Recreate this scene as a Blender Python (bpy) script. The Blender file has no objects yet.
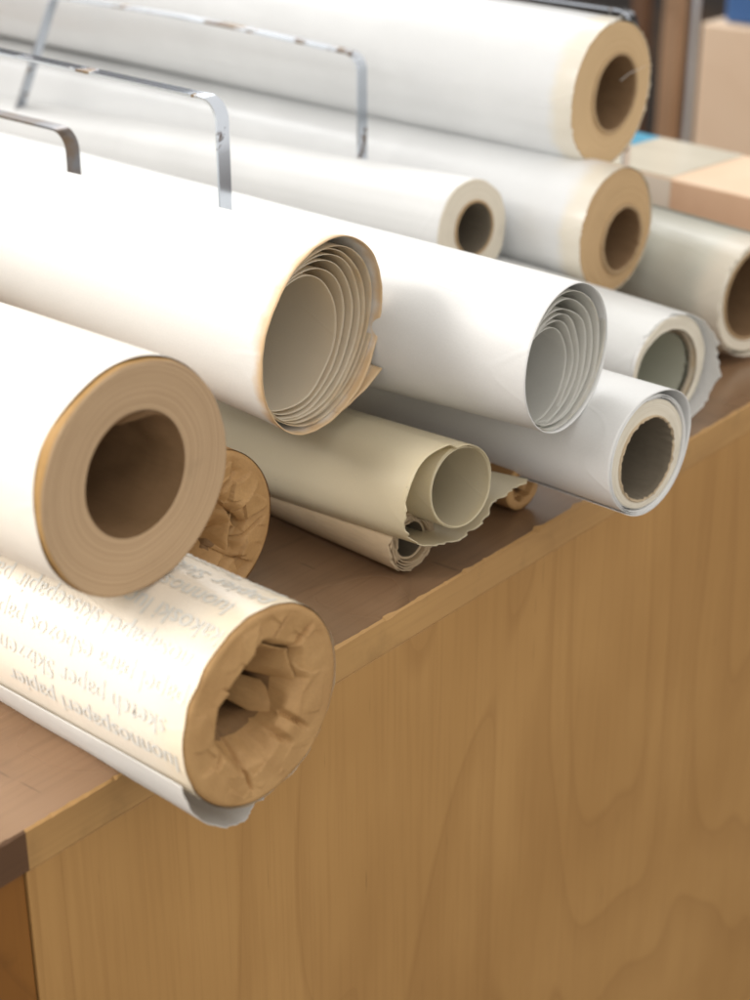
import bpy, math, random
from mathutils import Vector, Matrix, noise
random.seed(7)
S = bpy.context.scene
COL = S.collection
R = math.radians
PI = math.pi

# ------------------------------------------------------------------ camera
PITCH = math.atan(809/1700.); AZ = math.atan(1585/(1700/math.cos(PITCH)))
cd = bpy.data.cameras.new('camera'); cam = bpy.data.objects.new('camera', cd); COL.objects.link(cam)
cam.location = (0, -0.5241, 0.4633)
fw = Vector((math.cos(AZ)*math.cos(PITCH), math.sin(AZ)*math.cos(PITCH), -math.sin(PITCH)))
cam.rotation_euler = fw.to_track_quat('-Z', 'Y').to_euler()
cd.sensor_fit = 'VERTICAL'; cd.sensor_height = 36; cd.sensor_width = 27; cd.lens = 61.2
cd.clip_start = .02; cd.clip_end = 60
cd.dof.use_dof = True; cd.dof.focus_distance = .90; cd.dof.aperture_fstop = 6.5
S.camera = cam

# ------------------------------------------------------------------ node helpers
def mat(name):
    m = bpy.data.materials.new(name); m.use_nodes = True
    nt = m.node_tree; nt.nodes.clear()
    return m, nt, nt.nodes, nt.links
class N:
    def __init__(s, name):
        s.m, s.nt, s.n, s.l = mat(name)
        s.out = s.n.new('ShaderNodeOutputMaterial')
        tc = s.n.new('ShaderNodeTexCoord'); s.obj = tc.outputs['Object']
    def put(s, sock, v):
        if hasattr(v, 'links'): s.l.new(v, sock)
        elif v is not None:
            if isinstance(v, (tuple, list)) and len(v) == 3 and sock.type == 'RGBA': v = (*v, 1)
            sock.default_value = v
    def map(s, vec, scale=(1,1,1), loc=(0,0,0), rot=(0,0,0)):
        n = s.n.new('ShaderNodeMapping'); s.put(n.inputs[0], vec)
        n.inputs['Location'].default_value = loc; n.inputs['Rotation'].default_value = rot; n.inputs['Scale'].default_value = scale
        return n.outputs[0]
    def noise(s, vec, scale, detail=3, rough=.55, dist=0):
        n = s.n.new('ShaderNodeTexNoise'); s.put(n.inputs['Vector'], vec)
        n.inputs['Scale'].default_value = scale; n.inputs['Detail'].default_value = detail
        n.inputs['Roughness'].default_value = rough; n.inputs['Distortion'].default_value = dist
        return n.outputs[0]
    def math(s, op, a, b=None, c=None, clamp=False):
        n = s.n.new('ShaderNodeMath'); n.operation = op; n.use_clamp = clamp
        s.put(n.inputs[0], a)
        if b is not None: s.put(n.inputs[1], b)
        if c is not None: s.put(n.inputs[2], c)
        return n.outputs[0]
    def ramp(s, v, a, b, lo=0., hi=1.):
        n = s.n.new('ShaderNodeMapRange'); s.put(n.inputs[0], v)
        n.inputs[1].default_value = a; n.inputs[2].default_value = b; n.inputs[3].default_value = lo; n.inputs[4].default_value = hi
        n.interpolation_type = 'SMOOTHSTEP'
        return n.outputs[0]
    def mix(s, f, a, b, mode='MIX'):
        n = s.n.new('ShaderNodeMix'); n.data_type = 'RGBA'; n.blend_type = mode
        s.put(n.inputs[0], f); s.put(n.inputs[6], a); s.put(n.inputs[7], b)
        return n.outputs[2]
    def sep(s, v):
        n = s.n.new('ShaderNodeSeparateXYZ'); s.put(n.inputs[0], v); return n.outputs
    def bump(s, h, strength=.2, dist=.001):
        n = s.n.new('ShaderNodeBump'); s.put(n.inputs['Height'], h)
        n.inputs['Strength'].default_value = strength; n.inputs['Distance'].default_value = dist
        return n.outputs[0]
    def bsdf(s, color, rough=.5, metal=0, normal=None, coat=0, coat_rough=.1, spec=.5, trans=None, tfac=.0):
        b = s.n.new('ShaderNodeBsdfPrincipled')
        s.put(b.inputs['Base Color'], color); s.put(b.inputs['Roughness'], rough); s.put(b.inputs['Metallic'], metal)
        b.inputs['Coat Weight'].default_value = coat; b.inputs['Coat Roughness'].default_value = coat_rough
        b.inputs['Specular IOR Level'].default_value = spec
        if normal is not None:
            s.put(b.inputs['Normal'], normal); s.put(b.inputs['Coat Normal'], normal)
        o = b.outputs[0]
        if tfac:
            t = s.n.new('ShaderNodeBsdfTranslucent'); s.put(t.inputs[0], trans if trans is not None else color)
            mx = s.n.new('ShaderNodeMixShader'); mx.inputs[0].default_value = tfac
            s.l.new(o, mx.inputs[1]); s.l.new(t.outputs[0], mx.inputs[2]); o = mx.outputs[0]
        s.l.new(o, s.out.inputs[0]); return s.m

def paper(name, col, rim=None, rim_z=(-.02, 0.), rough=.45, coat=0., tf=.0, trans=None, var=.06, wr=.25, spots=0, rimcut=.5):
    """paper whose rim (local z near 0) can be yellowed by age"""
    q = N(name)
    n1 = q.noise(q.obj, 14, 4); n2 = q.noise(q.obj, 900, 2)
    c = q.mix(q.ramp(n1, .3, .7, 0, 1), col, tuple(x*(1-var) for x in col))
    if rim:
        z = q.sep(q.obj)[2]
        zz = q.math('ADD', z, q.math('MULTIPLY', q.math('SUBTRACT', q.noise(q.obj, 60, 3), .5), .012))
        c = q.mix(q.ramp(zz, rim_z[0], rim_z[1], 0, 1), c, rim)
    if spots:
        sp = q.ramp(q.noise(q.obj, 170, 1, .4), .78, .82, 0, spots)
        c = q.mix(sp, c, tuple(x*.45 for x in col))
    c = q.mix(q.ramp(n2, .2, .8, 0, .08), c, tuple(x*.5 for x in col))
    wv = q.noise(q.map(q.obj, (1, 1, .35)), 22, 3, .5, .4)
    cl = q.math('ABSOLUTE', q.math('SUBTRACT', q.noise(q.map(q.obj, (1, 1, .5)), 7, 2, .5, .3), .5))
    h = q.math('ADD', q.math('MULTIPLY', wv, wr), q.math('MULTIPLY', n2, .03))
    h = q.math('ADD', h, q.ramp(cl, 0, .010, .06, 0))
    return q.bsdf(c, rough, normal=q.bump(h, .5, .004), coat=coat, coat_rough=.16, tfac=tf, trans=trans)

def rings(name, a, b, freq, center=(0, 0), rough=.8, lines=.5, dist=.0004):
    """cut end of a tightly wound roll: fine uneven rings round the core"""
    q = N(name)
    s = q.sep(q.obj)
    x = q.math('SUBTRACT', s[0], center[0]); y = q.math('SUBTRACT', s[1], center[1])
    r = q.math('SQRT', q.math('ADD', q.math('MULTIPLY', x, x), q.math('MULTIPLY', y, y)))
    wob = q.math('MULTIPLY', q.math('SUBTRACT', q.noise(q.obj, 18, 2), .5), .004)
    r = q.math('ADD', r, wob)
    cx = q.n.new('ShaderNodeCombineXYZ'); q.put(cx.inputs[0], r)
    v1 = q.noise(cx.outputs[0], freq, 3, .7)
    v2 = q.noise(cx.outputs[0], freq*4, 2, .6)
    v = q.math('ADD', q.math('MULTIPLY', v1, .65), q.math('MULTIPLY', v2, .35))
    soil = q.noise(q.obj, 45, 5, .6)
    c = q.mix(q.ramp(v, .5-.13*lines, .5+.13*lines, 0, 1), a, b)
    c = q.mix(q.ramp(soil, .55, .75, 0, .28), c, tuple(k*.55 for k in a))
    fib = q.noise(q.obj, 1400, 2)
    h = q.math('ADD', v, q.math('MULTIPLY', fib, .3))
    return q.bsdf(c, rough, normal=q.bump(h, .6, dist), spec=.25)

def kraft(name, a, b, tf=0., fine=.4, rough=.62):
    q = N(name)
    n1 = q.noise(q.obj, 30, 5, .6); n2 = q.noise(q.map(q.obj, (1, 1, .12)), 700, 2)
    c = q.mix(q.ramp(n1, .3, .7), a, b)
    c = q.mix(q.ramp(n2, .35, .75, 0, .18), c, tuple(x*.5 for x in a))
    vor = q.n.new('ShaderNodeTexVoronoi'); vor.feature = 'DISTANCE_TO_EDGE'; vor.inputs['Scale'].default_value = 85
    q.put(vor.inputs['Vector'], q.mix(.08, q.obj, q.noise(q.obj, 20, 3)))
    cr = q.ramp(vor.outputs[0], 0, .09, 0, 1)
    h = q.math('ADD', q.math('MULTIPLY', cr, fine*.5), q.math('MULTIPLY', n1, .5))
    return q.bsdf(c, rough, normal=q.bump(h, .3, .0010), tfac=tf, spec=.35)

def wood(name, a, b, line, axis='Z', ringscale=1., seed=0., rough=.45, coat=.0, scratches=0., lines=.55, stain=.0):
    """rotary cut veneer: long fibres plus cathedral contour lines"""
    q = N(name)
    k = {'Z': (1, 1, .22), 'X': (.22, 1, 1), 'Y': (1, .22, 1)}[axis]
    kf = {'Z': (1, 1, .03), 'X': (.03, 1, 1), 'Y': (1, .03, 1)}[axis]
    base = q.map(q.obj, k, (seed, seed*.7, seed*.3))
    f1 = q.noise(base, 3.1*ringscale, 2, .45, .3)
    v = q.math('FRACT', q.math('MULTIPLY', f1, 21))
    ln = q.math('ADD', q.ramp(v, 0, .10, 1, 0), q.ramp(v, .55, 1., 0, .55))
    fib = q.noise(q.map(q.obj, kf), 260, 3, .6)
    blot = q.noise(q.obj, 5, 3, .5)
    mid = q.noise(q.map(q.obj, k), 16, 3, .6)
    c = q.mix(q.ramp(blot, .32, .7), a, b)
    c = q.mix(q.ramp(mid, .35, .7, 0, .35), c, b)
    c = q.mix(q.math('MULTIPLY', ln, lines, clamp=True), c, line)
    c = q.mix(q.ramp(fib, .42, .72, 0, .20), c, line)
    # pores and small dark knots
    por = q.ramp(q.noise(q.map(q.obj, kf), 420, 2, .7), .70, .78, 0, .5)
    c = q.mix(por, c, tuple(x*.35 for x in line))
    kn = q.ramp(q.noise(q.map(q.obj, (1, 1, .7), (seed+3, 1, 2)), 42, 1, .3), .80, .84, 0, .75)
    c = q.mix(kn, c, tuple(x*.18 for x in line))
    if scratches:
        sc = q.ramp(q.noise(q.map(q.obj, (1, .08, 1), rot=(0, 0, .5)), 150, 2, .7), .70, .74, 0, scratches)
        c = q.mix(sc, c, tuple(x*.25 for x in line))
        sc2 = q.ramp(q.noise(q.map(q.obj, (.1, 1, 1), rot=(0, 0, .9)), 90, 2, .7), .72, .75, 0, scratches)
        c = q.mix(sc2, c, tuple(x*.3 for x in line))
    if stain:
        c = q.mix(q.ramp(q.noise(q.obj, 26, 4, .6), .52, .75, 0, stain), c, tuple(x*.4 for x in a))
    h = q.math('ADD', q.math('MULTIPLY', fib, .5), q.math('MULTIPLY', mid, .3))
    rr = q.ramp(blot, .3, .7, rough-.05, rough+.08)
    return q.bsdf(c, rr, normal=q.bump(h, .12, .0006), coat=coat, coat_rough=.25, spec=.4)

M = {}
M['front'] = wood('birch_front', (.475, .268, .094), (.405, .22, .071), (.27, .13, .038), 'Z', 1.15, 4., .5, lines=.36)
M['top'] = wood('worn_top', (.30, .18, .10), (.22, .13, .07), (.11, .06, .03), 'X', 1.2, 9., .28, coat=.6, scratches=.35, lines=.3, stain=.3)
M['band'] = wood('edge_band', (.50, .295, .112), (.42, .24, .088), (.27, .14, .05), 'X', 1.0, 2., .5, lines=.25, stain=.35)
M['side'] = wood('orange_side', (.27, .115, .024), (.21, .085, .016), (.12, .045, .01), 'Z', 1.3, 12., .4, lines=.3, stain=.5)
M['post_dark'] = wood('dark_post', (.16, .08, .04), (.12, .06, .03), (.06, .03, .02), 'Z', 1, 8., .6)
M['dark_band'] = wood('dark_band', (.15, .078, .036), (.10, .05, .024), (.06, .028, .014), 'X', 1, 5, .45)
M['white'] = paper('white_paper', (.81, .81, .795))
M['cream'] = paper('cream_sheet', (.80, .75, .66))
M['white_rim'] = paper('white_paper_yellow_rim', (.84, .83, .80), rim=(.68, .48, .27), rim_z=(-.006, .003), var=.03)
M['cream_in'] = paper('cream_inside', (.88, .81, .66), rim=(.76, .61, .40), rim_z=(-.004, .001), tf=.4, trans=(.8, .66, .45))
M['grey_in'] = paper('pale_grey_sheet', (.87, .86, .81), rim=(.78, .74, .64), rim_z=(-.003, .001), tf=.4)
M['wrapped'] = paper('film_wrapped_paper', (.85, .86, .86), rim=(.84, .78, .66), rim_z=(-.024, -.010), rough=.3, coat=.55, wr=.6)
M['film'] = paper('plastic_film', (.86, .87, .85), rough=.15, coat=.6, tf=.45, wr=1.0)
M['olive'] = paper('olive_tracing', (.84, .76, .57), rim=(.82, .73, .52), rim_z=(-.008, 0), tf=.35, trans=(.84, .77, .56), rough=.4, var=.08, spots=.4)
M['olive_in'] = paper('olive_tracing_inner', (.54, .52, .40), tf=.45, trans=(.55, .55, .36), rough=.38)
M['green_grey'] = paper('green_grey_wrap', (.76, .75, .65), rim=(.82, .76, .64), rim_z=(-.03, -.008), tf=.15, rough=.3, coat=.3, var=.14, wr=.8)
M['torn'] = paper('torn_wrap', (.90, .90, .88), tf=.35, rough=.35, wr=1.0, coat=.15)
M['tube_in'] = paper('grey_green_inside', (.56, .56, .46), rough=.45)
M['print_paper'] = paper('printed_wrapper', (.79, .71, .59), rim=(.78, .67, .50), rim_z=(-.03, 0), var=.05, rough=.38, coat=.1)
M['white_thin'] = paper('thin_white', (.84, .83, .80), tf=.35, trans=(.86, .84, .8), wr=.8)
M['kraft'] = kraft('kraft_paper', (.50, .30, .125), (.42, .24, .095))
M['kraft_o'] = kraft('kraft_orange', (.60, .36, .14), (.52, .30, .10), tf=.3, fine=.15)
M['kraft_l'] = kraft('kraft_light', (.70, .56, .38), (.62, .48, .31), tf=.2, fine=.2)
M['kraft_d'] = kraft('kraft_dull', (.36, .20, .08), (.29, .155, .06))
M['kraft_shade'] = kraft('kraft_painted_shade', (.28, .165, .075), (.22, .125, .055), fine=.3)  # kraft darkened in its colour to stand for shade inside the hole
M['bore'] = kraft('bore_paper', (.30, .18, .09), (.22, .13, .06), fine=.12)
M['end_j'] = rings('brown_rings', (.52, .37, .225), (.37, .245, .14), 950, (-.0015, .003), lines=.6)
M['end_a'] = rings('tan_rings', (.62, .45, .26), (.53, .37, .20), 800, (.0045, 0), lines=.7)
M['end_b'] = rings('tan_rings_second', (.57, .40, .22), (.47, .31, .16), 800, (.008, -.009), lines=.7)
M['end_c'] = rings('grey_beige_rings', (.72, .66, .55), (.63, .57, .46), 800, (.0015, .002), lines=.6)
M['end_f'] = rings('cream_rings', (.76, .71, .60), (.65, .59, .47), 900, (-.0015, -.0025), lines=.6)
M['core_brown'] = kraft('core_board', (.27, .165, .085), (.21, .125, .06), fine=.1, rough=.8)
M['core_rim'] = rings('core_rim', (.46, .33, .19), (.36, .24, .13), 1500, lines=.8)
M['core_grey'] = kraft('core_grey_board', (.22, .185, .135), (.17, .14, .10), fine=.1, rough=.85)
q = N('ink'); q.bsdf((.62, .62, .58), .5); M['ink'] = q.m
q = N('dark_ink'); q.bsdf((.05, .045, .04), .6); M['dark_ink'] = q.m
q = N('tarnished_steel')
rm = q.ramp(q.noise(q.obj, 26, 5, .65, .6), .56, .60)
cc = q.mix(q.ramp(q.noise(q.obj, 60, 4), .35, .7), (.20, .13, .06), (.10, .065, .06))
q.bsdf(q.mix(rm, (.56, .60, .66), cc), q.ramp(rm, 0, 1, .13, .42), metal=q.ramp(rm, 0, 1, 1., .75), normal=q.bump(rm, .3, .0003)); M['steel'] = q.m
q = N('tarnished_dark'); rm = q.ramp(q.noise(q.obj, 34, 4, .6), .35, .65); q.bsdf(q.mix(rm, (.17, .17, .18), (.16, .11, .07)), .28, metal=.9); M['steel_dark'] = q.m
q = N('galvanised'); q.bsdf((.72, .76, .82), .42, metal=.8); M['galv'] = q.m
q = N('cardboard_box')
q.bsdf(q.mix(q.ramp(q.noise(q.obj, 12, 4), .3, .7), (.84, .63, .45), (.78, .57, .39)), .65); M['card'] = q.m
q = N('side_card')
q.bsdf(q.mix(q.ramp(q.noise(q.obj, 12, 4), .3, .7), (.84, .56, .38), (.78, .50, .33)), .6); M['card2'] = q.m
q = N('packing_tape'); q.bsdf(q.mix(q.ramp(q.noise(q.map(q.obj, (1, .2, 1)), 30, 3), .3, .7), (.82, .76, .62), (.74, .68, .55)), .25, coat=.4); M['tape'] = q.m
q = N('clear_tape'); q.bsdf((.86, .75, .65), .25, coat=.5); M['tape2'] = q.m
q = N('blue_tape'); q.bsdf((.10, .42, .62), .35, coat=.3); M['blue'] = q.m
q = N('blue_plastic'); q.bsdf((.05, .14, .36), .4); M['blue2'] = q.m
M['board'] = wood('pale_board', (.84, .66, .49), (.80, .61, .44), (.7, .5, .34), 'X', .6, 3., .5, lines=.2)
M['post'] = wood('post_wood', (.52, .34, .21), (.44, .28, .17), (.3, .18, .1), 'Z', 1, 1., .6)
q = N('dark_shelf'); q.bsdf(q.mix(q.ramp(q.noise(q.obj, 4, 3), .4, .65), (.02, .016, .014), (.06, .035, .02)), .7); M['dark'] = q.m
q = N('floor'); q.bsdf(q.mix(q.noise(q.obj, 5, 4), (.08, .06, .045), (.12, .09, .07)), .6); M['floor'] = q.m

# ------------------------------------------------------------------ object helpers
def link(name, me, parent=None, mats=(), smooth=True):
    o = bpy.data.objects.new(name, me); COL.objects.link(o)
    for m in mats: me.materials.append(M[m])
    if smooth:
        for p in me.polygons: p.use_smooth = True
    if parent: o.parent = parent
    return o
def tag(o, label, cat, group=None):
    o['label'] = label; o['category'] = cat
    if group: o['group'] = group
    return o
def grid(name, nu, nv, fn, mats, parent=None, closeu=False, slot=None, solid=0., off=-1, flip=False):
    """nu x nv vertices from fn(i, j)"""
    vs = [fn(i, j) for j in range(nv) for i in range(nu)]
    fs, ms = [], []
    for j in range(nv-1):
        for i in range(nu if closeu else nu-1):
            a = j*nu+i; b = j*nu+(i+1) % nu; f = (a, b, b+nu, a+nu)
            fs.append(f[::-1] if flip else f); ms.append(slot(i, j) if slot else 0)
    me = bpy.data.meshes.new(name); me.from_pydata(vs, [], fs); me.update()
    for p, s in zip(me.polygons, ms): p.material_index = s
    o = link(name, me, parent, mats)
    if solid:
        md = o.modifiers.new('thickness', 'SOLIDIFY'); md.thickness = solid; md.offset = off
    return o
def roll_root(name, P, az, tilt, label, cat='paper roll', group=None):
    """Empty at the near end of a roll; local +z points out of the end, x right, y up"""
    a, t = R(az), R(tilt)
    u = Vector((math.sin(a)*math.cos(t), math.cos(a)*math.cos(t), math.sin(t)))
    Z = -u; X = Vector((0, 0, 1)).cross(Z).normalized(); Y = Z.cross(X)
    o = bpy.data.objects.new(name, None); COL.objects.link(o); o.empty_display_size = .02
    mtx = Matrix((X, Y, Z)).transposed().to_4x4(); mtx.translation = Vector(P)
    o.matrix_world = mtx
    return tag(o, label, cat, group)
def zs(L, first=.0, n=26):
    return [first-(L)*(i/(n-1))**2.2 for i in range(n)]
def nz(x, y=0., z=0.): return noise.noise(Vector((x, y, z)))

def body(root, name, r, L, k=0., mats=('white',), hole=None, endm=None, n=160, seed=0., wob=.0006, rimr=.0015, dent=0.):
    """outer wall of a wound roll and its cut end down to the hole (cx, cy, rh)"""
    cx, cy, rh = hole if hole else (0, 0, r*.5)
    prof = []                       # (kind, value)
    zz = zs(L); zz = [z for z in zz if z < -.004]
    rows = [('w', z) for z in reversed(zz)]+[('w', -.0022), ('w', -.0007), ('e', .02), ('e', .05), ('e', .12), ('e', .2), ('e', .3), ('e', .42), ('e', .55), ('e', .7), ('e', .85), ('e', 1.)]
    def fn(i, j):
        a = 2*PI*i/n; kind, v = rows[j]
        rr = r*(1+k*min(max(-v, 0), .45) if kind == 'w' else 1)
        w = wob*nz(math.cos(a)*1.7+seed, math.sin(a)*1.7, (v if kind == 'w' else 0)*6)*2
        w += wob*.5*nz(math.cos(a)*6+seed, math.sin(a)*6, 3)
        if kind == 'w':
            d = dent*nz(math.cos(a)*1.2, math.sin(a)*1.2+seed, v*14)
            sh = .0 if v < -.001 else -.0003
            return (math.cos(a)*(rr+w+d+sh), math.sin(a)*(rr+w+d+sh), v)
        x0, y0 = math.cos(a)*(rr+w-.0008), math.sin(a)*(rr+w-.0008)
        x1, y1 = cx+math.cos(a)*rh, cy+math.sin(a)*rh
        zr = .0005*nz(v*9+seed, 7.)+.0004*nz(math.cos(a)*2+seed, math.sin(a)*2, v*3)
        return (x0+(x1-x0)*v, y0+(y1-y0)*v, zr)
    ne = len([1 for q_ in rows if q_[0] == 'w'])
    return grid(name, n, len(rows), fn, mats+((endm,) if endm else ()), root, True, (lambda i, j: 1 if endm and j >= ne-1 else 0))
def core(root, cx, cy, ro, ri, L, mats=('core_rim', 'core_brown'), z0=.0012, rag=.0, seed=0., n=120, name='core'):
    rows = [(ro, -.03), (ro, z0-.0006), (ro-.0006, z0), (ri+.0006, z0), (ri, z0-.0008)]+[(ri, -d) for d in (.004, .01, .02, .04, .08, .15, .3)]+[(ri, -L)]
    def fn(i, j):
        a = 2*PI*i/n; rr, z = rows[j]
        rr += .0004*nz(math.cos(a)*2+seed, math.sin(a)*2, 1)
        if rag and 2 <= j <= 5:
            s_ = max(0, nz(a*5.5+seed, 3.))*rag + max(0, nz(a*17+seed, 9.))*rag*.6
            if j >= 3: rr += s_*(1 if j < 5 else .3)
            z += rag*.35*nz(a*9+seed, j*.3)
        return (cx+math.cos(a)*rr, cy+math.sin(a)*rr, z)
    return grid(name, n, len(rows), fn, mats, root, True, lambda i, j: 0 if j < 4 else 1)
def sheet(root, name, path, L, mats, edge=None, thick=.0004, k=0., nzr=22, zfix=None, far=None, z0=0.):
    """thin sheet following a 2-D path, reaching back along the roll"""
    n = len(path)
    ts = [(j/(nzr-1))**2 for j in range(nzr)]
    def fn(i, j):
        s = i/(n-1); t = ts[j]
        e = (edge(s) if edge else 0)+z0
        z = e*(1-min(1, t*8))-L*t if t < .125 else -L*t
        x, y = path[i]
        f = 1+k*min(-min(z, 0), .45)
        x *= f; y *= f
        wv = 1+.012*nz(x*14+z0, y*14, z*9)*min(1, -min(z, 0)*18)
        x *= wv; y *= wv
        if far: x, y = far(x, y, s, z)
        return (x, y, z)
    return grid(name, n, nzr, fn, mats, root, solid=thick)
def spiral(c0, r0, c1, r1, turns, a0=0., ppt=110, wob=.0, seed=0., power=1.):
    """from the inner circle (c0, r0) out to (c1, r1), anticlockwise"""
    out = []; n = int(ppt*turns)
    for i in range(n+1):
        s = i/n; a = a0+2*PI*turns*s; w = s**power
        cx = c0[0]+(c1[0]-c0[0])*w; cy = c0[1]+(c1[1]-c0[1])*w; rr = r0+(r1-r0)*w
        rr += wob*nz(math.cos(a)*1.3+seed, math.sin(a)*1.3, s*turns*.8)
        out.append((cx+math.cos(a)*rr, cy+math.sin(a)*rr))
    return out
def smooth_path(pts, n):
    """Catmull-Rom through pts"""
    P_ = [Vector((*pts[0], 0))]+[Vector((*p, 0)) for p in pts]+[Vector((*pts[-1], 0))]
    out = []; m = len(pts)-1
    for i in range(n+1):
        u = i/n*m; k_ = min(int(u), m-1); t = u-k_
        a, b, c, d = P_[k_:k_+4]
        v = .5*((2*b)+(c-a)*t+(2*a-5*b+4*c-d)*t*t+(3*b-a-3*c+d)*t**3)
        out.append((v.x, v.y))
    return out
def torn(amp, seed, f=30, base=0.):
    def e(s):
        return base+amp*(nz(s*f+seed, 1.)*.8+nz(s*f*2.7+seed, 5.)*.5+abs(nz(s*f*7+seed, 8.))*.5)
    return e

def ridge(a, r, seed):
    """sharp creases that run mostly outwards from the hole"""
    v = 0
    for f, w in ((2.6, 1.), (5.1, .55), (9.7, .3)):
        x = nz(math.cos(a)*f+seed+r*14, math.sin(a)*f, seed*1.7+r*22)
        v += w*(1-abs(x)*2.6)**3 if abs(x) < .38 else 0
    return v
def tucked_end(root, R0, hole, L, mats, seed=1., crease=.0016, n=360, funnel=.06, name='tucked_end', pleats=7, jut=.2, rough=1., shrink=(.8, .55, .2), shift=(0, 0), tilt=.0022, folds=(), facet=.0011):
    """paper wrapping pleated over the rim and pushed into the bore in flat folds"""
    cx, cy, rh = hole
    rnd = random.Random(int(seed*100))
    m1, m2, m3 = 6, 50, 66
    cr = sorted((2*PI*(k_+rnd.uniform(.1, .9))/pleats, rnd.uniform(-.5, .5), rnd.uniform(.35, 1.), rnd.uniform(.0009, .0022), rnd.uniform(-1, 1)) for k_ in range(pleats))
    def poly(nv, rad, dx, dy, jit):
        ps = []
        for k_ in range(nv):
            a = 2*PI*(k_+rnd.uniform(-jit, jit))/nv; r_ = rad*rnd.uniform(1-jit, 1+jit*.6)
            ps.append((a % (2*PI), r_))
        ps.sort()
        def rad_at(a):
            a %= 2*PI
            for q_ in range(nv):
                a0, r0 = ps[q_]; a1, r1 = ps[(q_+1) % nv]
                if q_ == nv-1: a1 += 2*PI
                aa = a if a >= a0 else a+2*PI
                if a0 <= aa <= a1:
                    x0, y0, x1, y1 = r0*math.cos(a0), r0*math.sin(a0), r1*math.cos(a1), r1*math.sin(a1)
                    den = math.cos(aa)*(y1-y0)-math.sin(aa)*(x1-x0)
                    return (x0*(y1-y0)-y0*(x1-x0))/den if abs(den) > 1e-9 else r0
            return rad
        return lambda a: (dx+math.cos(a)*rad_at(a), dy+math.sin(a)*rad_at(a))
    st = [(0, None)]
    rim = poly(9, rh*1.03, 0, 0, .22*jut/.2)
    def rimf(a):
        x, y = rim(a); f = 1+jut*.35*nz(math.cos(a)*3+seed, math.sin(a)*3, 4.); return x*f, y*f
    st = [(0, rimf), (.12, poly(8, rh*.92, 0, 0, .3)), (.38, poly(6, rh*shrink[0], shift[0]*.4, shift[1]*.4, .42)), (.68, poly(5, rh*shrink[1], shift[0]*.8, shift[1]*.8, .45)), (1., poly(4, rh*shrink[2], shift[0], shift[1], .35))]
    def pleat_z(a, r, t):
        v = 0
        for (ca, sl, ln, w, sg) in cr:
            c_ = ca+sl*(1-t)*.5
            da = ((a-c_+PI) % (2*PI)-PI)*r
            g = max(0, min(1, (t-(1-ln))*3))
            v -= crease*max(0, 1-abs(da)/w)*g
            v += tilt*sg*math.exp(-abs(da)/.008)*(1 if da > 0 else -.25)*g*.6
        return v
    def fn(i, j):
        a = 2*PI*i/n
        if j < m1:
            t = j/(m1-1); th = t*PI/2; rr = R0-.003*(1-math.cos(th))
            return (math.cos(a)*rr, math.sin(a)*rr, -.003+.003*math.sin(th)+.0004*nz(math.cos(a)*3, math.sin(a)*3, seed))
        if j < m1+m2:
            t = (j-m1+1)/m2
            x0, y0 = math.cos(a)*(R0-.003), math.sin(a)*(R0-.003)
            hx, hy = rimf(a); x, y = x0+(cx+hx-x0)*t, y0+(cy+hy-y0)*t
            g = min(1, t*4)
            z = g*(.0009*rough*nz(x*45+seed, y*45, 2.)+.0004*rough*nz(x*130, y*130, seed)+.0012*rough*max(0, nz(x*26+9, y*26, seed)))
            z += pleat_z(a, math.hypot(x, y), t)*g
            vd, vp = noise.voronoi(Vector((x*75+seed, y*75, seed)))
            q0 = vp[0]
            z += g*facet*(nz(q0.x*3.7, q0.y*3.7, 1.)+(x*75+seed-q0.x)*nz(q0.x*5.1, q0.y*5.1, 4.)*1.6+(y*75-q0.y)*nz(q0.x*4.3, q0.y*4.3, 9.)*1.6)
            z -= .0045*max(0, t-.78)**2/.0484
            return (x, y, z)
        t = (j-m1-m2+1)/m3
        for q_ in range(len(st)-1):
            if st[q_][0] <= t <= st[q_+1][0]+1e-9:
                w = (t-st[q_][0])/(st[q_+1][0]-st[q_][0]); p0 = st[q_][1](a); p1 = st[q_+1][1](a)
                x = p0[0]+(p1[0]-p0[0])*w; y = p0[1]+(p1[1]-p0[1])*w; break
        f = 1+.05*nz(x*120+seed, y*120, t*4)
        zz = pleat_z(a, rh, 1)*max(0, 1-t*6)
        return (cx+x*f, cy+y*f, -.0045-funnel*t**1.1+zz+.0035*nz(x*90, y*90, seed+t*2)*min(1, t*4))
    o = grid(name, n, m1+m2+m3, fn, mats+('kraft_shade',), root, True, lambda i, j: len(mats) if j > m1+m2+3 else 0)  # funnel rows get the kraft with shade put into its colour
    for (deg, half, reach, depth, lean) in folds:
        a0 = R(deg-half); a1 = R(deg+half)
        B0 = (cx+rh*1.06*math.cos(a0), cy+rh*1.06*math.sin(a0)); B1 = (cx+rh*1.06*math.cos(a1), cy+rh*1.06*math.sin(a1))
        T = (cx+rh*(1-reach)*math.cos(R(deg+lean)), cy+rh*(1-reach)*math.sin(R(deg+lean)))
        sd = rnd.uniform(0, 50)
        def ff(i, j):
            u = i/15; v = j/17
            w = u*(1-v*.72)+.36*v
            x = (B0[0]+(B1[0]-B0[0])*u)*(1-v)+(T[0]+(B1[0]-B0[0])*.28*(u-.5))*v
            y = (B0[1]+(B1[1]-B0[1])*u)*(1-v)+(T[1]+(B1[1]-B0[1])*.28*(u-.5))*v
            rdg = (1-abs(u-.42)*2.1)
            z = -.0050-1.5*depth*v**1.15+.0045*rdg*math.sin(v*PI*.8)+.0020*nz(x*110+sd, y*110, 1)+.001*nz(x*300+sd, y*300)
            x += .002*nz(v*3+sd, u*2)*v; y += .002*nz(v*3+sd, u*2, 7)*v
            return (x, y, z)
        grid('paper_fold', 16, 18, ff, mats, o, solid=.0003)
    return o
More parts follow.
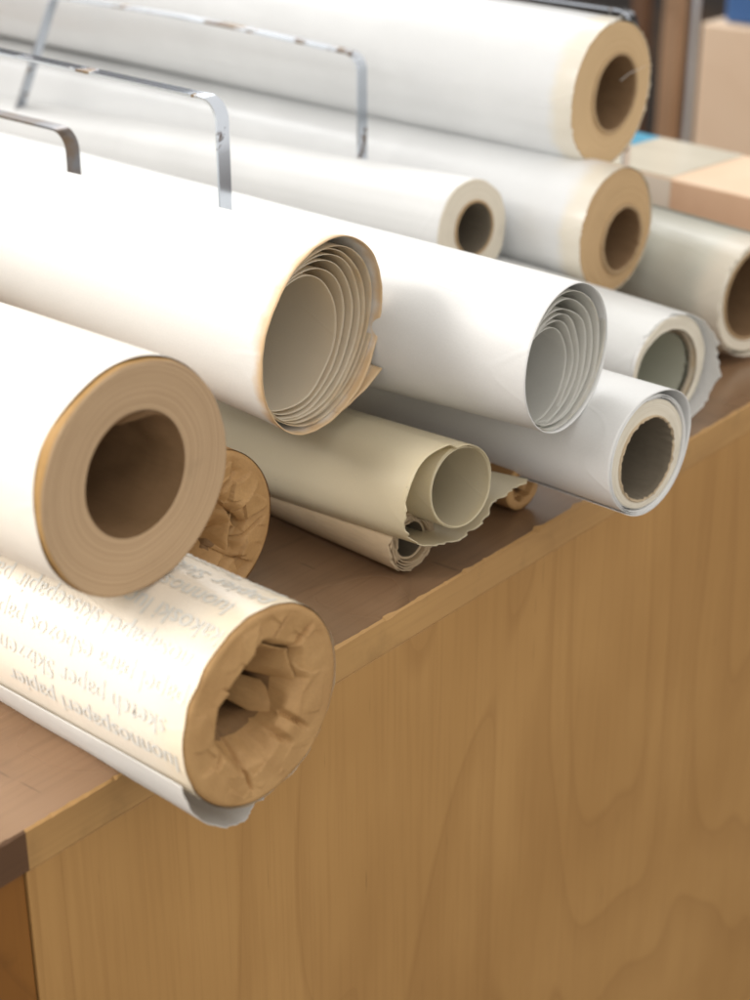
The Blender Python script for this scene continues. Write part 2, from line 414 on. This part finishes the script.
def box_mesh(x0, x1, y0, y1, z0, z1, bev=0.):
    vs = [(x, y, z) for x in (x0, x1) for y in (y0, y1) for z in (z0, z1)]
    fs = [(0, 1, 3, 2), (4, 6, 7, 5), (0, 4, 5, 1), (2, 3, 7, 6), (0, 2, 6, 4), (1, 5, 7, 3)]
    return vs, fs
def box(name, b, m, parent=None, bev=.001, cut=None):
    vs, fs = box_mesh(*b)
    me = bpy.data.meshes.new(name); me.from_pydata(vs, [], fs); me.update()
    o = link(name, me, parent, (m,), smooth=False)
    if bev:
        md = o.modifiers.new('bevel', 'BEVEL'); md.width = bev; md.segments = 2
    return o
def empty(name, loc, label=None, cat=None, group=None):
    o = bpy.data.objects.new(name, None); COL.objects.link(o); o.location = loc; o.empty_display_size = .02
    if label: tag(o, label, cat, group)
    return o

# ------------------------------------------------------------------ setting
fl = box('floor', (-3, 7, -3, 7, -.96, -.9), 'floor', bev=0); fl['kind'] = 'structure'
wl = box('wall', (4.2, 4.3, -2, 6, -.9, 2.2), 'dark', bev=0); wl['kind'] = 'structure'

# ------------------------------------------------------------------ cabinet
cab = empty('plywood_cabinet', (.36, 0, -.9), 'long birch plywood cabinet whose worn top carries all the paper rolls', 'cabinet')
def wp(o, p):                       # keep world placement when parenting
    o.parent = p; o.matrix_parent_inverse = Matrix.Translation(p.location).inverted(); return o
# worn front edge of the top: nicked arris
nx = 700
def topfn(i, j):
    x = .20+(1.60-.20)*i/(nx-1)
    nick = max(0, nz(x*70, 3.)-.18)*.006+max(0, nz(x*260, 8.)-.1)*.0018+abs(nz(x*31, 5))*.0006
    rows = [(1.15, -.0218), (1.15, 0), (.02, 0), (.006, 0), (.0012+nick, 0), (.0, -.0009-nick*.6), (0, -.004), (0, -.0218), (1.15, -.0218)]
    y, z = rows[j]; return (x, y, z)
def tslot(i, j):
    x = .20+(1.60-.20)*i/(nx-1)
    return (0 if j <= 3 else (1 if x > .3765 else 2)) if j != 4 else (1 if x > .3765 else 2)
top = wp(grid('top_board', nx, 9, topfn, ('top', 'band', 'dark_band'), None, False, tslot, flip=False), cab)
for p in top.data.polygons: p.use_smooth = False
wp(box('front_panel', (.377, 1.598, .0006, .018, -.9, -.0226), 'front', bev=.0006), cab)
wp(box('side_panel', (.205, .376, .0016, 1.14, -.9, -.0226), 'side', bev=.0008), cab)
wp(box('back_panel', (.377, 1.598, 1.12, 1.14, -.9, -.0226), 'front', bev=0), cab)
wp(box('side_panel', (1.58, 1.597, .0185, 1.1195, -.9, -.0226), 'front', bev=0), cab)

# ------------------------------------------------------------------ K: printed roll wrapped in kraft, nearest
k = roll_root('wrapped_paper_roll', (.464, -.069, .052), .6, .1, 'frontmost roll in printed cream wrapper with upside-down lettering and crumpled brown end')
RK = .0487
def kr(a, z): return RK+.0004+.0005*nz(math.cos(a)*2, math.sin(a)*2, z*12)
def kw(i, j, n=200, rows=[-.0016, -.004, -.008, -.012, -.02, -.03, -.04, -.05, -.065, -.08, -.1, -.12, -.14, -.16, -.2, -.24, -.34, -.5, -.75]):
    a = 2*PI*i/n; z = rows[j]
    rr = kr(a, z)
    return (math.cos(a)*rr, math.sin(a)*rr, z+(0.0012*nz(a*5, 2.) if j == 0 else 0))
kwrap = grid('wrapper', 200, 19, kw, ('print_paper',), k, True, flip=True)
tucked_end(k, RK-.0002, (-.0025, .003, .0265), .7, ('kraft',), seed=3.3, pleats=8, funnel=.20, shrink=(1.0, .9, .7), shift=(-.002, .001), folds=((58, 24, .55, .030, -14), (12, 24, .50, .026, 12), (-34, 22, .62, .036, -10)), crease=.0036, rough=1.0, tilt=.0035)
# loose white sheet hanging under the roll
pk = smooth_path([(.016, -.0470), (.006, -.0500), (-.002, -.0535), (-.008, -.0580), (-.014, -.0595), (-.024, -.0550), (-.034, -.0475), (-.0415, -.0375), (-.0455, -.0280), (-.0478, -.0200)], 60)
def kfar(x, y, s, z):
    r_ = math.hypot(x, y); g = max(.35, 1+z*2.6)
    f = (RK+.0012+(r_-RK-.0012)*g)/r_
    x *= f; y *= f
    if z < -.05: y = max(y, -.0512)
    elif z < -.03: y = max(y, -.0512-(z+.05)*.3)
    y += .0006*nz(x*60, z*30)
    return x, y
sheet(k, 'loose_sheet', pk, .75, ('white_thin',), torn(.004, 2., 5, -.006), .0004, far=kfar, nzr=40)
# lettering wrapped round the roll
def text_mesh(body_, size):
    cu = bpy.data.curves.new('t', 'FONT'); cu.body = body_; cu.size = size; cu.resolution_u = 3
    ob = bpy.data.objects.new('t', cu); COL.objects.link(ob)
    dg = bpy.context.evaluated_depsgraph_get(); me = bpy.data.meshes.new_from_object(ob.evaluated_get(dg))
    vs = [tuple(v.co) for v in me.vertices]; fs = [tuple(p.vertices) for p in me.polygons]
    bpy.data.objects.remove(ob); bpy.data.curves.remove(cu); bpy.data.meshes.remove(me)
    return vs, fs
lines = [('sketch xxexs sketch paper', 40, .004), ('per Skizzenpapier Skicovaci', 58, .010), ('papier Skicpapir papier', 76, .004),
         ('luonnospaperi papier esquisse', 94, .012), ('kakoski luonnospaperi sketch', 112, .003), ('nosapapel skissepapir paperi', 130, .010),
         ('papel para esbozos paper', 148, .004), ('sketch paper Skizzenpapier', 166, .012), ('luonnospaperi papier', 184, .005)]
V, F_ = [], []
for tx, deg, st in lines:
    vs, fs = text_mesh(tx, .0136)
    b = len(V)
    for (x, y, z) in vs:
        a = R(deg)+y/RK               # letter tops point down the left side of the roll
        z_ = -(st+x)
        V.append((math.cos(a)*(kr(a, z_)+.00045), math.sin(a)*(kr(a, z_)+.00045), z_))
    F_ += [tuple(b+q_ for q_ in f) for f in fs]
me = bpy.data.meshes.new('printed_lettering'); me.from_pydata(V, [], F_); me.update()
link('printed_lettering', me, kwrap, ('ink',))

# ------------------------------------------------------------------ J: big brown roll
j_ = roll_root('kraft_paper_roll', (.447, -.014, .154), .2, -.3, 'thick brown paper roll with hollow bore and white outer sheet, lying on the printed roll')
RJ = .0538
body(j_, 'wound_paper', RJ, .7, 0, ('kraft_o',), (-.0015, .003, .029), 'end_j', seed=2.)
def jw(i, j, n=160, rows=[0, -.006, -.014, -.03, -.06, -.1, -.16, -.24, -.34, -.5, -.7]):
    a = 2*PI*i/n
    dg_ = math.degrees(a)
    st = -.0036-.0026*math.exp(-((dg_-148)/20)**2)-.002*math.exp(-((dg_-236)/22)**2)+.0008*nz(math.cos(a)*2, math.sin(a)*2, 5.)
    z = st+rows[j]*.985; rr = RJ+.0009+.0005*nz(math.cos(a)*2, math.sin(a)*2, z*9)
    return (math.cos(a)*rr, math.sin(a)*rr, z)
grid('outer_sheet', 160, 11, jw, ('cream',), j_, True, flip=True)
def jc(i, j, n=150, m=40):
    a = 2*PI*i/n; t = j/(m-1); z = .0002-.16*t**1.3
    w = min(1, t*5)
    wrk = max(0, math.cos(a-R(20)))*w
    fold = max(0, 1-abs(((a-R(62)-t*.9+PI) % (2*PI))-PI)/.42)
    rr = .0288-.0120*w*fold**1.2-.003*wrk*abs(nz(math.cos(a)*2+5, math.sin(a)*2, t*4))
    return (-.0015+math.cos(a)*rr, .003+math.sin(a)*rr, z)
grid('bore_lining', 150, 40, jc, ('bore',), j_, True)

# ------------------------------------------------------------------ I: kraft wrapped roll behind J
i_ = roll_root('wrapped_paper_roll', (.577, .079, .0485), 2.5, 0, 'kraft-wrapped roll with deeply crumpled end, lying left of the olive roll')
RI = .0470
def iw(i, j, n=140, rows=[-.0016, -.006, -.02, -.05, -.1, -.2, -.4, -.8]):
    a = 2*PI*i/n; z = rows[j]; rr = RI+.0003+.0008*nz(math.cos(a)*2, math.sin(a)*2, z*14)
    return (math.cos(a)*rr, math.sin(a)*rr, z)
grid('wrapper', 140, 8, iw, ('kraft_d',), i_, True, flip=True)
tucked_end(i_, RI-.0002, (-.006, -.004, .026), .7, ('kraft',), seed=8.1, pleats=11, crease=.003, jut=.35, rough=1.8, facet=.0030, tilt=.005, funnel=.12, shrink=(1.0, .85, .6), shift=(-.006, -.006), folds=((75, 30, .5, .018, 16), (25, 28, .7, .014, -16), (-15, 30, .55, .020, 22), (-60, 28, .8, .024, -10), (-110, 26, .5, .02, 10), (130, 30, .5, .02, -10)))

# ------------------------------------------------------------------ R3: big white curled roll
r3 = roll_root('curled_paper_roll', (.657, .068, .143), -5.6, 4.6, 'large white roll with yellowed curling rim and wide open centre')
R3r = .0539
ps = spiral((-.0185, -.0055), .0345, (0, 0), R3r-.0012, 6.4, R(200), 120, .0019, 2., .62)
sheet(r3, 'coiled_sheet', ps, .72, ('cream_in',), lambda s: .0025*nz(s*7, 3.)-.007*(1-s)+.001*nz(s*60, 1), .00035, k=-.9)
po = []
for i in range(150):
    s = i/149; a = R(-33)-R(398)*s
    rr = R3r+.0010+(.0078*max(0, 1-s/.11)**1.5)+.0007*nz(math.cos(a)*1.5, math.sin(a)*1.5)
    po.append((math.cos(a)*rr, math.sin(a)*rr))
po.reverse()
def r3far(x, y, s, z):
    r_ = math.hypot(x, y); r0 = (R3r+.001)*(1-.9*min(-min(z, 0), .45))
    if r_ > r0: f = (r0+(r_-r0)*max(0, 1+z*14))/r_; x *= f; y *= f
    if z > -.012: g = 1+.012*(1+z/.012); x *= g; y *= g
    return x, y
sheet(r3, 'outer_sheet', po, .72, ('white_rim',), lambda s: .003+.0014*nz(s*9, 1.)+.0006*nz(s*40, 4.)+.004*max(0, 1-(1-s)/.06), .0006, k=-.9, far=r3far)

# ------------------------------------------------------------------ E: white roll with spiral layers
e_ = roll_root('coiled_paper_roll', (.759, -.026, .123), -2, .2, 'white roll with nested spiral layers in its end, right of the yellow-rimmed roll')
Er = .0422
ps = spiral((-.0085, -.0115), .0262, (0, 0), Er, 6.6, R(160), 120, .0019, 6., 1.2)
sheet(e_, 'coiled_sheet', ps, .75, ('grey_in',), lambda s: -.012*(1-s)**1.2+.0015*nz(s*9, 2.), .0003, k=.55)
po = [(math.cos(R(-60)+R(372)*i/149)*(Er+.0008), math.sin(R(-60)+R(372)*i/149)*(Er+.0008)) for i in range(150)]
sheet(e_, 'outer_sheet', po, .75, ('white',), lambda s: .0012+.0006*nz(s*9, 1.), .0005, k=.55)

# ------------------------------------------------------------------ F: white roll on a rough cardboard core
f_ = roll_root('paper_roll', (.803, -.058, .058), 5.2, -2., 'white roll with rough dark cardboard core jutting past the front edge of the cabinet')
Fr = .0370
body(f_, 'wound_paper', Fr-.003, .85, 0, ('white',), (-.0015, -.0025, .0262), 'end_f', seed=5., wob=.0004)
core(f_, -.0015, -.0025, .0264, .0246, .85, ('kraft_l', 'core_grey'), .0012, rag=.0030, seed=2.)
pf = []
for i in range(330):
    s = i/329; a = R(95)+R(-360*2.6)*s
    d = math.degrees(a) % 360
    rr = Fr-.0026+.0030*s
    if s > .60:
        u = ((d-35+180) % 360)-180
        rr += .0062*math.exp(-(u/38)**2)*min(1, (s-.60)*4)
    pf.append((math.cos(a)*rr, math.sin(a)*rr))
pf.reverse()
sheet(f_, 'loose_layers', pf, .85, ('white',), lambda s: .0008+.0016*nz(s*7, 2.), .00045)

# ------------------------------------------------------------------ G: olive tracing-paper roll with a spread flap
g_ = roll_root('tracing_paper_roll', (.688, .001, .058), 6.5, -5.0, 'olive translucent paper roll with torn outer flap, lying under the yellow-rimmed roll')
c = (.010, -.001); inner = spiral((.0098, -.001), .0228, c, .0242, 2.1, R(60), 90, .0003, 1.)
last = math.atan2(inner[-1][1]-c[1], inner[-1][0]-c[0])
outer = smooth_path([inner[-1], (.001, .0262), (-.017, .0235), (-.0285, .011), (-.0322, -.004), (-.030, -.018), (-.020, -.0275), (-.004, -.0325), (.014, -.0345), (.030, -.0285), (.044, -.021), (.058, -.0175), (.070, -.0155)], 130)
def gfar(x, y, s, z):
    if s > .72: 
        g = (s-.72)/.28*min(1, max(0, -z/.25)); x -= .03*g; y -= .004*g
    y = max(y, -.052+.0*z)
    return x, y
npth = inner+outer[1:]
sheet(g_, 'rolled_sheet', npth, .66, ('olive',), lambda s: (.0035*nz(s*8, 2.) if s < .6 else 0)+(torn(.006, 3., 34, -.004)(s)*min(1, max(0, (s-.66)*8))), .00045, far=gfar, k=.1)

# ------------------------------------------------------------------ H: small ragged roll under G
h_ = roll_root('ragged_paper_roll', (.684, .023, .0200), 5, -1.0, 'small light brown roll with ragged end, under the olive roll')
ps = spiral((.001, 0), .0125, (0, 0), .0188, 4.6, R(20), 80, .0008, 4.)
sheet(h_, 'rolled_sheet', ps, .6, ('kraft_l',), torn(.0028, 1., 60, -.001), .0005)
core(h_, .001, 0, .0123, .0108, .55, ('kraft_l', 'core_grey'), -.003, seed=6.)

# ------------------------------------------------------------------ small wrapped roll under F
p2 = roll_root('wrapped_paper_roll', (.793, .022, .0165), 4, 0, 'small kraft-wrapped roll with pinched brown end, under the roll with cardboard core')
grid('wrapper', 60, 4, lambda i, j: (math.cos(2*PI*i/60)*.0162, math.sin(2*PI*i/60)*.0162, (-.0015, -.02, -.2, -.7)[j]), ('kraft_d',), p2, True, flip=True)
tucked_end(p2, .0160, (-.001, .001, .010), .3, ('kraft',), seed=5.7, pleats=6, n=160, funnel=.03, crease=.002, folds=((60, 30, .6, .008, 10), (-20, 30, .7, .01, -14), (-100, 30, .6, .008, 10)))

# ------------------------------------------------------------------ small translucent roll behind J
g2 = roll_root('tracing_paper_roll', (.632, .205, .128), 0, 0, 'pale grey translucent roll, a sliver seen between thick brown roll and yellow-rimmed roll')
ps = spiral((0, 0), .013, (0, 0), .0225, 3.2, 0, 80, .0006, 8.)
sheet(g2, 'rolled_sheet', ps, .6, ('olive_in',), lambda s: .002*nz(s*9, 2), .0005)

# ------------------------------------------------------------------ D: roll with torn wrapper
d_ = roll_root('torn_paper_roll', (.956, .019, .047), 9, -.8, 'white roll with jagged torn outer wrapper, right of the spiral-layered roll')
Dr = .0402
ps = spiral((-.0035, -.003), .0298, (-.003, -.0025), .0325, 2.3, R(120), 90, .0007, 3.)
body(d_, 'wound_paper', .0375, .85, 0, ('white',), (-.003, -.0025, .0315), 'end_f', seed=31.)
sheet(d_, 'coiled_sheet', ps, .85, ('cream_in',), lambda s: .001*nz(s*9, 1.)-.003*(1-s), .0006)
core(d_, -.0035, -.003, .0292, .0284, .85, ('kraft_l', 'tube_in'), -.006, seed=4., name='inner_tube')
pd = []
for i in range(200):
    s = i/199; a = R(200)-R(380)*s
    rr = .0375+.0022*s+.001*nz(math.cos(a)*2, math.sin(a)*2, s*3)
    d = math.degrees(a) % 360
    u = ((d-(-25)+180) % 360)-180
    rr += .0062*math.exp(-(u/60)**2)*(1 if s > .25 else s*4)
    pd.append((math.cos(a)*rr, math.sin(a)*rr))
pd.reverse()
def dfar(x, y, s, z):
    r_ = math.hypot(x, y)
    g = max(0., min(1, 1+z*22)); f = (.0395+(r_-.0395)*g)/r_
    x *= f; y *= f
    return x, max(y, -.0455)
def dedge(s):
    i = min(199, int((1-s)*199)); a = R(200)-R(380)*(i/199)
    return torn(.0055, 9., 22, 0)(s)+.001+.0060*max(0, math.cos(a-R(-20)))-.004*max(0, -math.cos(a-R(-20)))
sheet(d_, 'torn_wrapper', pd, .85, ('torn',), dedge, .0004, far=dfar, nzr=30)

# ------------------------------------------------------------------ A, B: film-wrapped rolls
def ragged_film(root, r, seed, L=.9):
    n = 200
    def fn(i, j):
        a = 2*PI*i/n; z = [0, -.008, -.02, -.05, -.1, -.2, -.4, -L][j]
        if j == 0: z = .0002+.0006*nz(math.cos(a)*6+seed, math.sin(a)*6)+.004*max(0, nz(math.cos(a)*22+seed, math.sin(a)*22)-.25)
        rr = r+.0008+.0007*nz(math.cos(a)*2+seed, math.sin(a)*2, z*20)*(1 if j else .5)
        if j == 0: rr -= .0006
        return (math.cos(a)*rr, math.sin(a)*rr, z)
    return grid('plastic_film', n, 8, fn, ('wrapped',), root, True, flip=True)
a_ = roll_root('wrapped_paper_roll', (1.073, .152, .196), -.3, 1.5, 'thick white film-wrapped roll with tan end, topmost of the pile')
body(a_, 'wound_paper', .0528, 1.0, .05, ('wrapped',), (.004, 0, .0301), 'end_a', seed=11.)
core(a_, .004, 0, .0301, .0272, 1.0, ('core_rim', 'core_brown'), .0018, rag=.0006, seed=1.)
film_a = ragged_film(a_, .0530, 4.)
# wisps of torn film
def wisp(root, pts, w=.0005, name='film_wisp'):
    path = smooth_path([(p[0], p[1]) for p in pts], 24); zp = smooth_path([(p[2], 0) for p in pts], 24)
    grid(name, 5, 25, lambda i, j: (path[j][0]+w*math.cos(i*PI/2)*(1-j/30), path[j][1]+w*math.sin(i*PI/2)*(1-j/30), zp[j][0]), ('film',), root)
for pts in ([(-.018, .0565, .001), (-.014, .062, .003), (-.017, .068, .002), (-.012, .070, .0)], [(-.006, .059, .001), (-.003, .0635, .004), (.004, .064, .003), (.006, .069, .002)],
            [(-.012, .058, .002), (-.010, .061, .004), (-.013, .0645, .004)], [(.008, .010, .0025), (.020, .014, .003), (.034, .0155, .0035), (.044, .017, .003)]):
    wisp(film_a, [(p[0]*.9, p[1]*.9, p[2]) for p in pts], .00045)
b_ = roll_root('wrapped_paper_roll', (1.043, .122, .105), 1.5, .4, 'thick white film-wrapped roll with tan end, directly beneath the topmost roll')
body(b_, 'wound_paper', .0463, 1.05, 0, ('wrapped',), (.007, -.008, .0266), 'end_b', seed=14.)
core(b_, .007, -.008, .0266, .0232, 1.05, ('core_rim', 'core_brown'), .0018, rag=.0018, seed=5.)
ragged_film(b_, .0465, 9., 1.0)
# ------------------------------------------------------------------ C
c_ = roll_root('paper_roll', (.951, .185, .113), 4.9, -3.0, 'plain white roll with grey-beige end and narrow dark core, amid the pile')
body(c_, 'wound_paper', .0372, .95, 0, ('white',), (.0015, .002, .0205), 'end_c', seed=17.)
core(c_, .0015, .002, .0206, .0185, .95, ('core_rim', 'core_grey'), .0014, seed=7.)
# ------------------------------------------------------------------ M, N
m_ = roll_root('wrapped_paper_roll', (1.122, .046, .0500), 9, .3, 'greenish grey wrapped roll with large dark core at the right edge')
body(m_, 'wound_paper', .0432, .9, 0, ('green_grey',), (-.001, .003, .0362), 'end_f', seed=21., dent=.001)
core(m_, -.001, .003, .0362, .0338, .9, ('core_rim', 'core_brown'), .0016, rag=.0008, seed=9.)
pm = [(math.cos(R(60)+2*PI*1.03*i/179)*(.0441+.0012*nz(i*.05, 2.)+.0015*i/179), math.sin(R(60)+2*PI*1.03*i/179)*(.0441+.0012*nz(i*.05, 2.)+.0015*i/179)) for i in range(180)]
sheet(m_, 'torn_wrapper', pm, .9, ('green_grey',), torn(.004, 4., 26, .002), .0005)
n_ = roll_root('cardboard_tube', (1.0975, .064, .0155), 9, 0, 'thin olive-rimmed tube with dark bore, beside the greenish wrapped roll')
core(n_, 0, 0, .0136, .0102, .8, ('kraft_l', 'core_brown'), 0, seed=3., name='tube_wall')
grid('wrapper', 70, 5, lambda i, j: (math.cos(2*PI*i/70)*.0140, math.sin(2*PI*i/70)*.0140, (-.0015, -.02, -.1, -.3, -.8)[j]+(.001*nz(i*.3, 1) if j == 0 else 0)), ('olive',), n_, True, flip=True)

# ------------------------------------------------------------------ steel hoops standing between the rolls
def hoop(x, pts, label, w=.0102, th=.0016, dx=0., m='steel'):
    """flat strip bent to an inverted U; pts = (y, z) in the plane x"""
    y0 = (pts[0][0]+pts[-1][0])/2
    root = empty('divider_hoop', (x, pts[-1][0], 0), label, 'rack hoop', 'steel divider hoops standing up between the rolls')
    path = pts; n = len(pts)-1
    V, F_ = [], []
    for i, (y, z) in enumerate(path):
        a = path[max(0, i-1)]; b = path[min(n, i+1)]
        t = Vector((b[0]-a[0], b[1]-a[1])).normalized(); nn = Vector((-t.y, t.x))
        e = .0003
        for (sx, sn) in ((-w/2, -th/2), (-w/2, th/2), (w/2, th/2), (w/2, -th/2)):
            V.append((sx+dx*(i/n-1), y+nn.x*sn-pts[-1][0], z+nn.y*sn))
        if i:
            for q_ in range(4):
                p0 = (i-1)*4+q_; p1 = (i-1)*4+(q_+1) % 4
                F_.append((p0, p1, p1+4, p0+4))
    F_ += [tuple(range(4)), tuple(n*4+q_ for q_ in reversed(range(4)))]
    me = bpy.data.meshes.new('strip'); me.from_pydata(V, [], F_); me.update()
    o = link('strip', me, root, (m,), smooth=True)
    md = o.modifiers.new('split', 'EDGE_SPLIT'); md.split_angle = R(40)
    return root
def hp(near_y, top, far_y, ftop, rc=.013, splay=0., bow=0.):
    """polyline with filleted corners: far foot, far corner, near corner, near foot"""
    P_ = [Vector((far_y+splay, .001)), Vector((far_y, ftop)), Vector((near_y, top)), Vector((near_y, .001))]
    out = []
    def lerp(a, b, n): return [a+(b-a)*(q_/n) for q_ in range(n)]
    ins = []
    for q_ in (1, 2):
        d0 = (P_[q_-1]-P_[q_]).normalized(); d1 = (P_[q_+1]-P_[q_]).normalized()
        h = math.acos(max(-1, min(1, d0.dot(d1))))/2; L_ = rc/math.tan(h); c_ = P_[q_]+(d0+d1).normalized()*(rc/math.sin(h))
        s0 = P_[q_]+d0*L_; s1 = P_[q_]+d1*L_
        a0 = math.atan2(s0.y-c_.y, s0.x-c_.x); a1 = math.atan2(s1.y-c_.y, s1.x-c_.x); da = (a1-a0+PI) % (2*PI)-PI
        ins.append([c_+Vector((math.cos(a0+da*k_/10), math.sin(a0+da*k_/10)))*rc for k_ in range(11)])
    out += lerp(P_[0], ins[0][0], 12)+ins[0]
    mid = lerp(ins[0][-1], ins[1][0], 24)[1:]
    out += [Vector((m_.x, m_.y+bow*math.sin(PI*(k_+1)/24))) for k_, m_ in enumerate(mid)]
    out += ins[1]+lerp(ins[1][-1], P_[3], 12)[1:]+[P_[3]]
    return [(v.x, v.y) for v in out]
hoop(.70, hp(.318, .2105, .80, .215), 'tarnished steel hoop nearest the left edge, only its rounded corner showing', m='steel_dark')
hoop(.722, hp(.204, .2425, .66, .25), 'steel hoop with rusty spots on its bent corner, right behind the yellow-rimmed roll')
hoop(.985, hp(.318, .217, .669, .224, splay=.13, bow=.003), 'slim steel hoop with slanted far leg, behind the roll with grey-beige end')
hoop(1.17, hp(.196, .238, .66, .245), 'blurred steel hoop standing behind the topmost film-wrapped roll')

# ------------------------------------------------------------------ taped box on the cabinet
bx = empty('cardboard_box', (1.237, .10, 0), 'long taped cardboard box lying on the cabinet top behind the greenish wrapped roll', 'box')
bx.rotation_euler = (0, 0, R(-6))
ct = box('carton', (.0, .112, -.17, .85, .0005, .090), 'card', bx, .002)
box('top_tape', (.001, .1105, .100, .193, .0902, .0907), 'tape', ct, 0)
box('blue_tape', (.03, .1105, .1935, .235, .0902, .0907), 'blue', ct, 0)
box('side_tape', (-.0006, -.0001, .098, .5, .003, .0885), 'tape2', ct, 0)
box('side_panel', (-.0005, -.0001, -.165, .0975, .003, .0885), 'card2', ct, 0)

# ------------------------------------------------------------------ things standing behind, out of focus
pn = empty('upright_carton', (2.31, .361, -.9), 'tall pale carton standing behind the cabinet at the right edge', 'carton')
box('carton', (0, .4, -.30, .42, 0, .915), 'board', pn, .004)
cr = empty('blue_crate', (2.33, .40, .0155), 'blue plastic crate on top of the tall pale carton', 'crate')
box('crate_body', (0, .3, -.30, .355, 0, .12), 'blue2', cr, .006)
box('crate_rim', (-.012, .312, -.312, .367, .12, .14), 'blue2', cr, .004)
po_ = empty('wooden_post', (2.62, .997, -.9), 'brown wooden post standing behind the cabinet in the blurred background', 'post')
box('post_shaft', (0, .027, 0, .036, 0, 1.5), 'post', po_, .004)
box('post_base', (-.02, .05, -.02, .06, 0, .02), 'post', po_, .003)
ps_ = empty('wooden_post', (2.56, 1.03, -.9), 'dark brown wooden post left of the lighter post in the blurred background', 'post')
box('post_shaft', (0, .02, 0, .03, 0, 1.4), 'post_dark', ps_, .003)
box('post_base', (-.02, .04, -.02, .045, 0, .02), 'post_dark', ps_, .003)
rd = empty('metal_rod', (2.45, .871, -.9), 'thin bright metal rod between the wooden post and the pale carton', 'rod')
V, F_ = [], []
for i in range(80):
    z = i*.02; w = .0045+.0012*nz(z*12, 3.)
    for q_ in range(8): V.append((math.cos(q_*PI/4)*w+.003*nz(z*7, 1.), math.sin(q_*PI/4)*w+.003*nz(z*7, 5.), z))
    if i:
        for q_ in range(8): F_.append(((i-1)*8+q_, (i-1)*8+(q_+1) % 8, i*8+(q_+1) % 8, i*8+q_))
me = bpy.data.meshes.new('shaft'); me.from_pydata(V, [], F_); me.update()
link('shaft', me, rd, ('galv',))
box('foot', (-.03, .03, -.03, .03, 0, .01), 'steel', rd, .002)

# ------------------------------------------------------------------ light: big window behind-left, small added lamp at left
W = bpy.data.worlds.new('World'); S.world = W; W.use_nodes = True
bg = W.node_tree.nodes['Background']; bg.inputs[0].default_value = (1., .965, .92, 1); bg.inputs[1].default_value = 1.0
def area(name, loc, target, sx, sy, power, col):
    l = bpy.data.lights.new(name, 'AREA'); l.shape = 'RECTANGLE'; l.size = sx; l.size_y = sy; l.energy = power; l.color = col
    o = bpy.data.objects.new(name, l); COL.objects.link(o); o.location = loc
    o.rotation_euler = (Vector(target)-Vector(loc)).to_track_quat('-Z', 'Y').to_euler()
    return o
area('window_light_back', (1.9, 3.1, 2.3), (.6, .1, .05), 3.4, 2.2, 80, (.96, .98, 1.))
lamp_l = area('added_lamp_left', (-.35, .55, .75), (.35, .05, .0), .7, .6, 1.5, (1., .96, .92))  # added unseen lamp, aimed to brighten the near-left tabletop
lamp_l.data.spread = R(36)

S.view_settings.view_transform = 'Standard'; S.view_settings.look = 'None'
S.view_settings.exposure = .24; S.view_settings.gamma = 1
S.render.engine = 'CYCLES'
S.cycles.use_denoising = True
S.cycles.max_bounces = 8
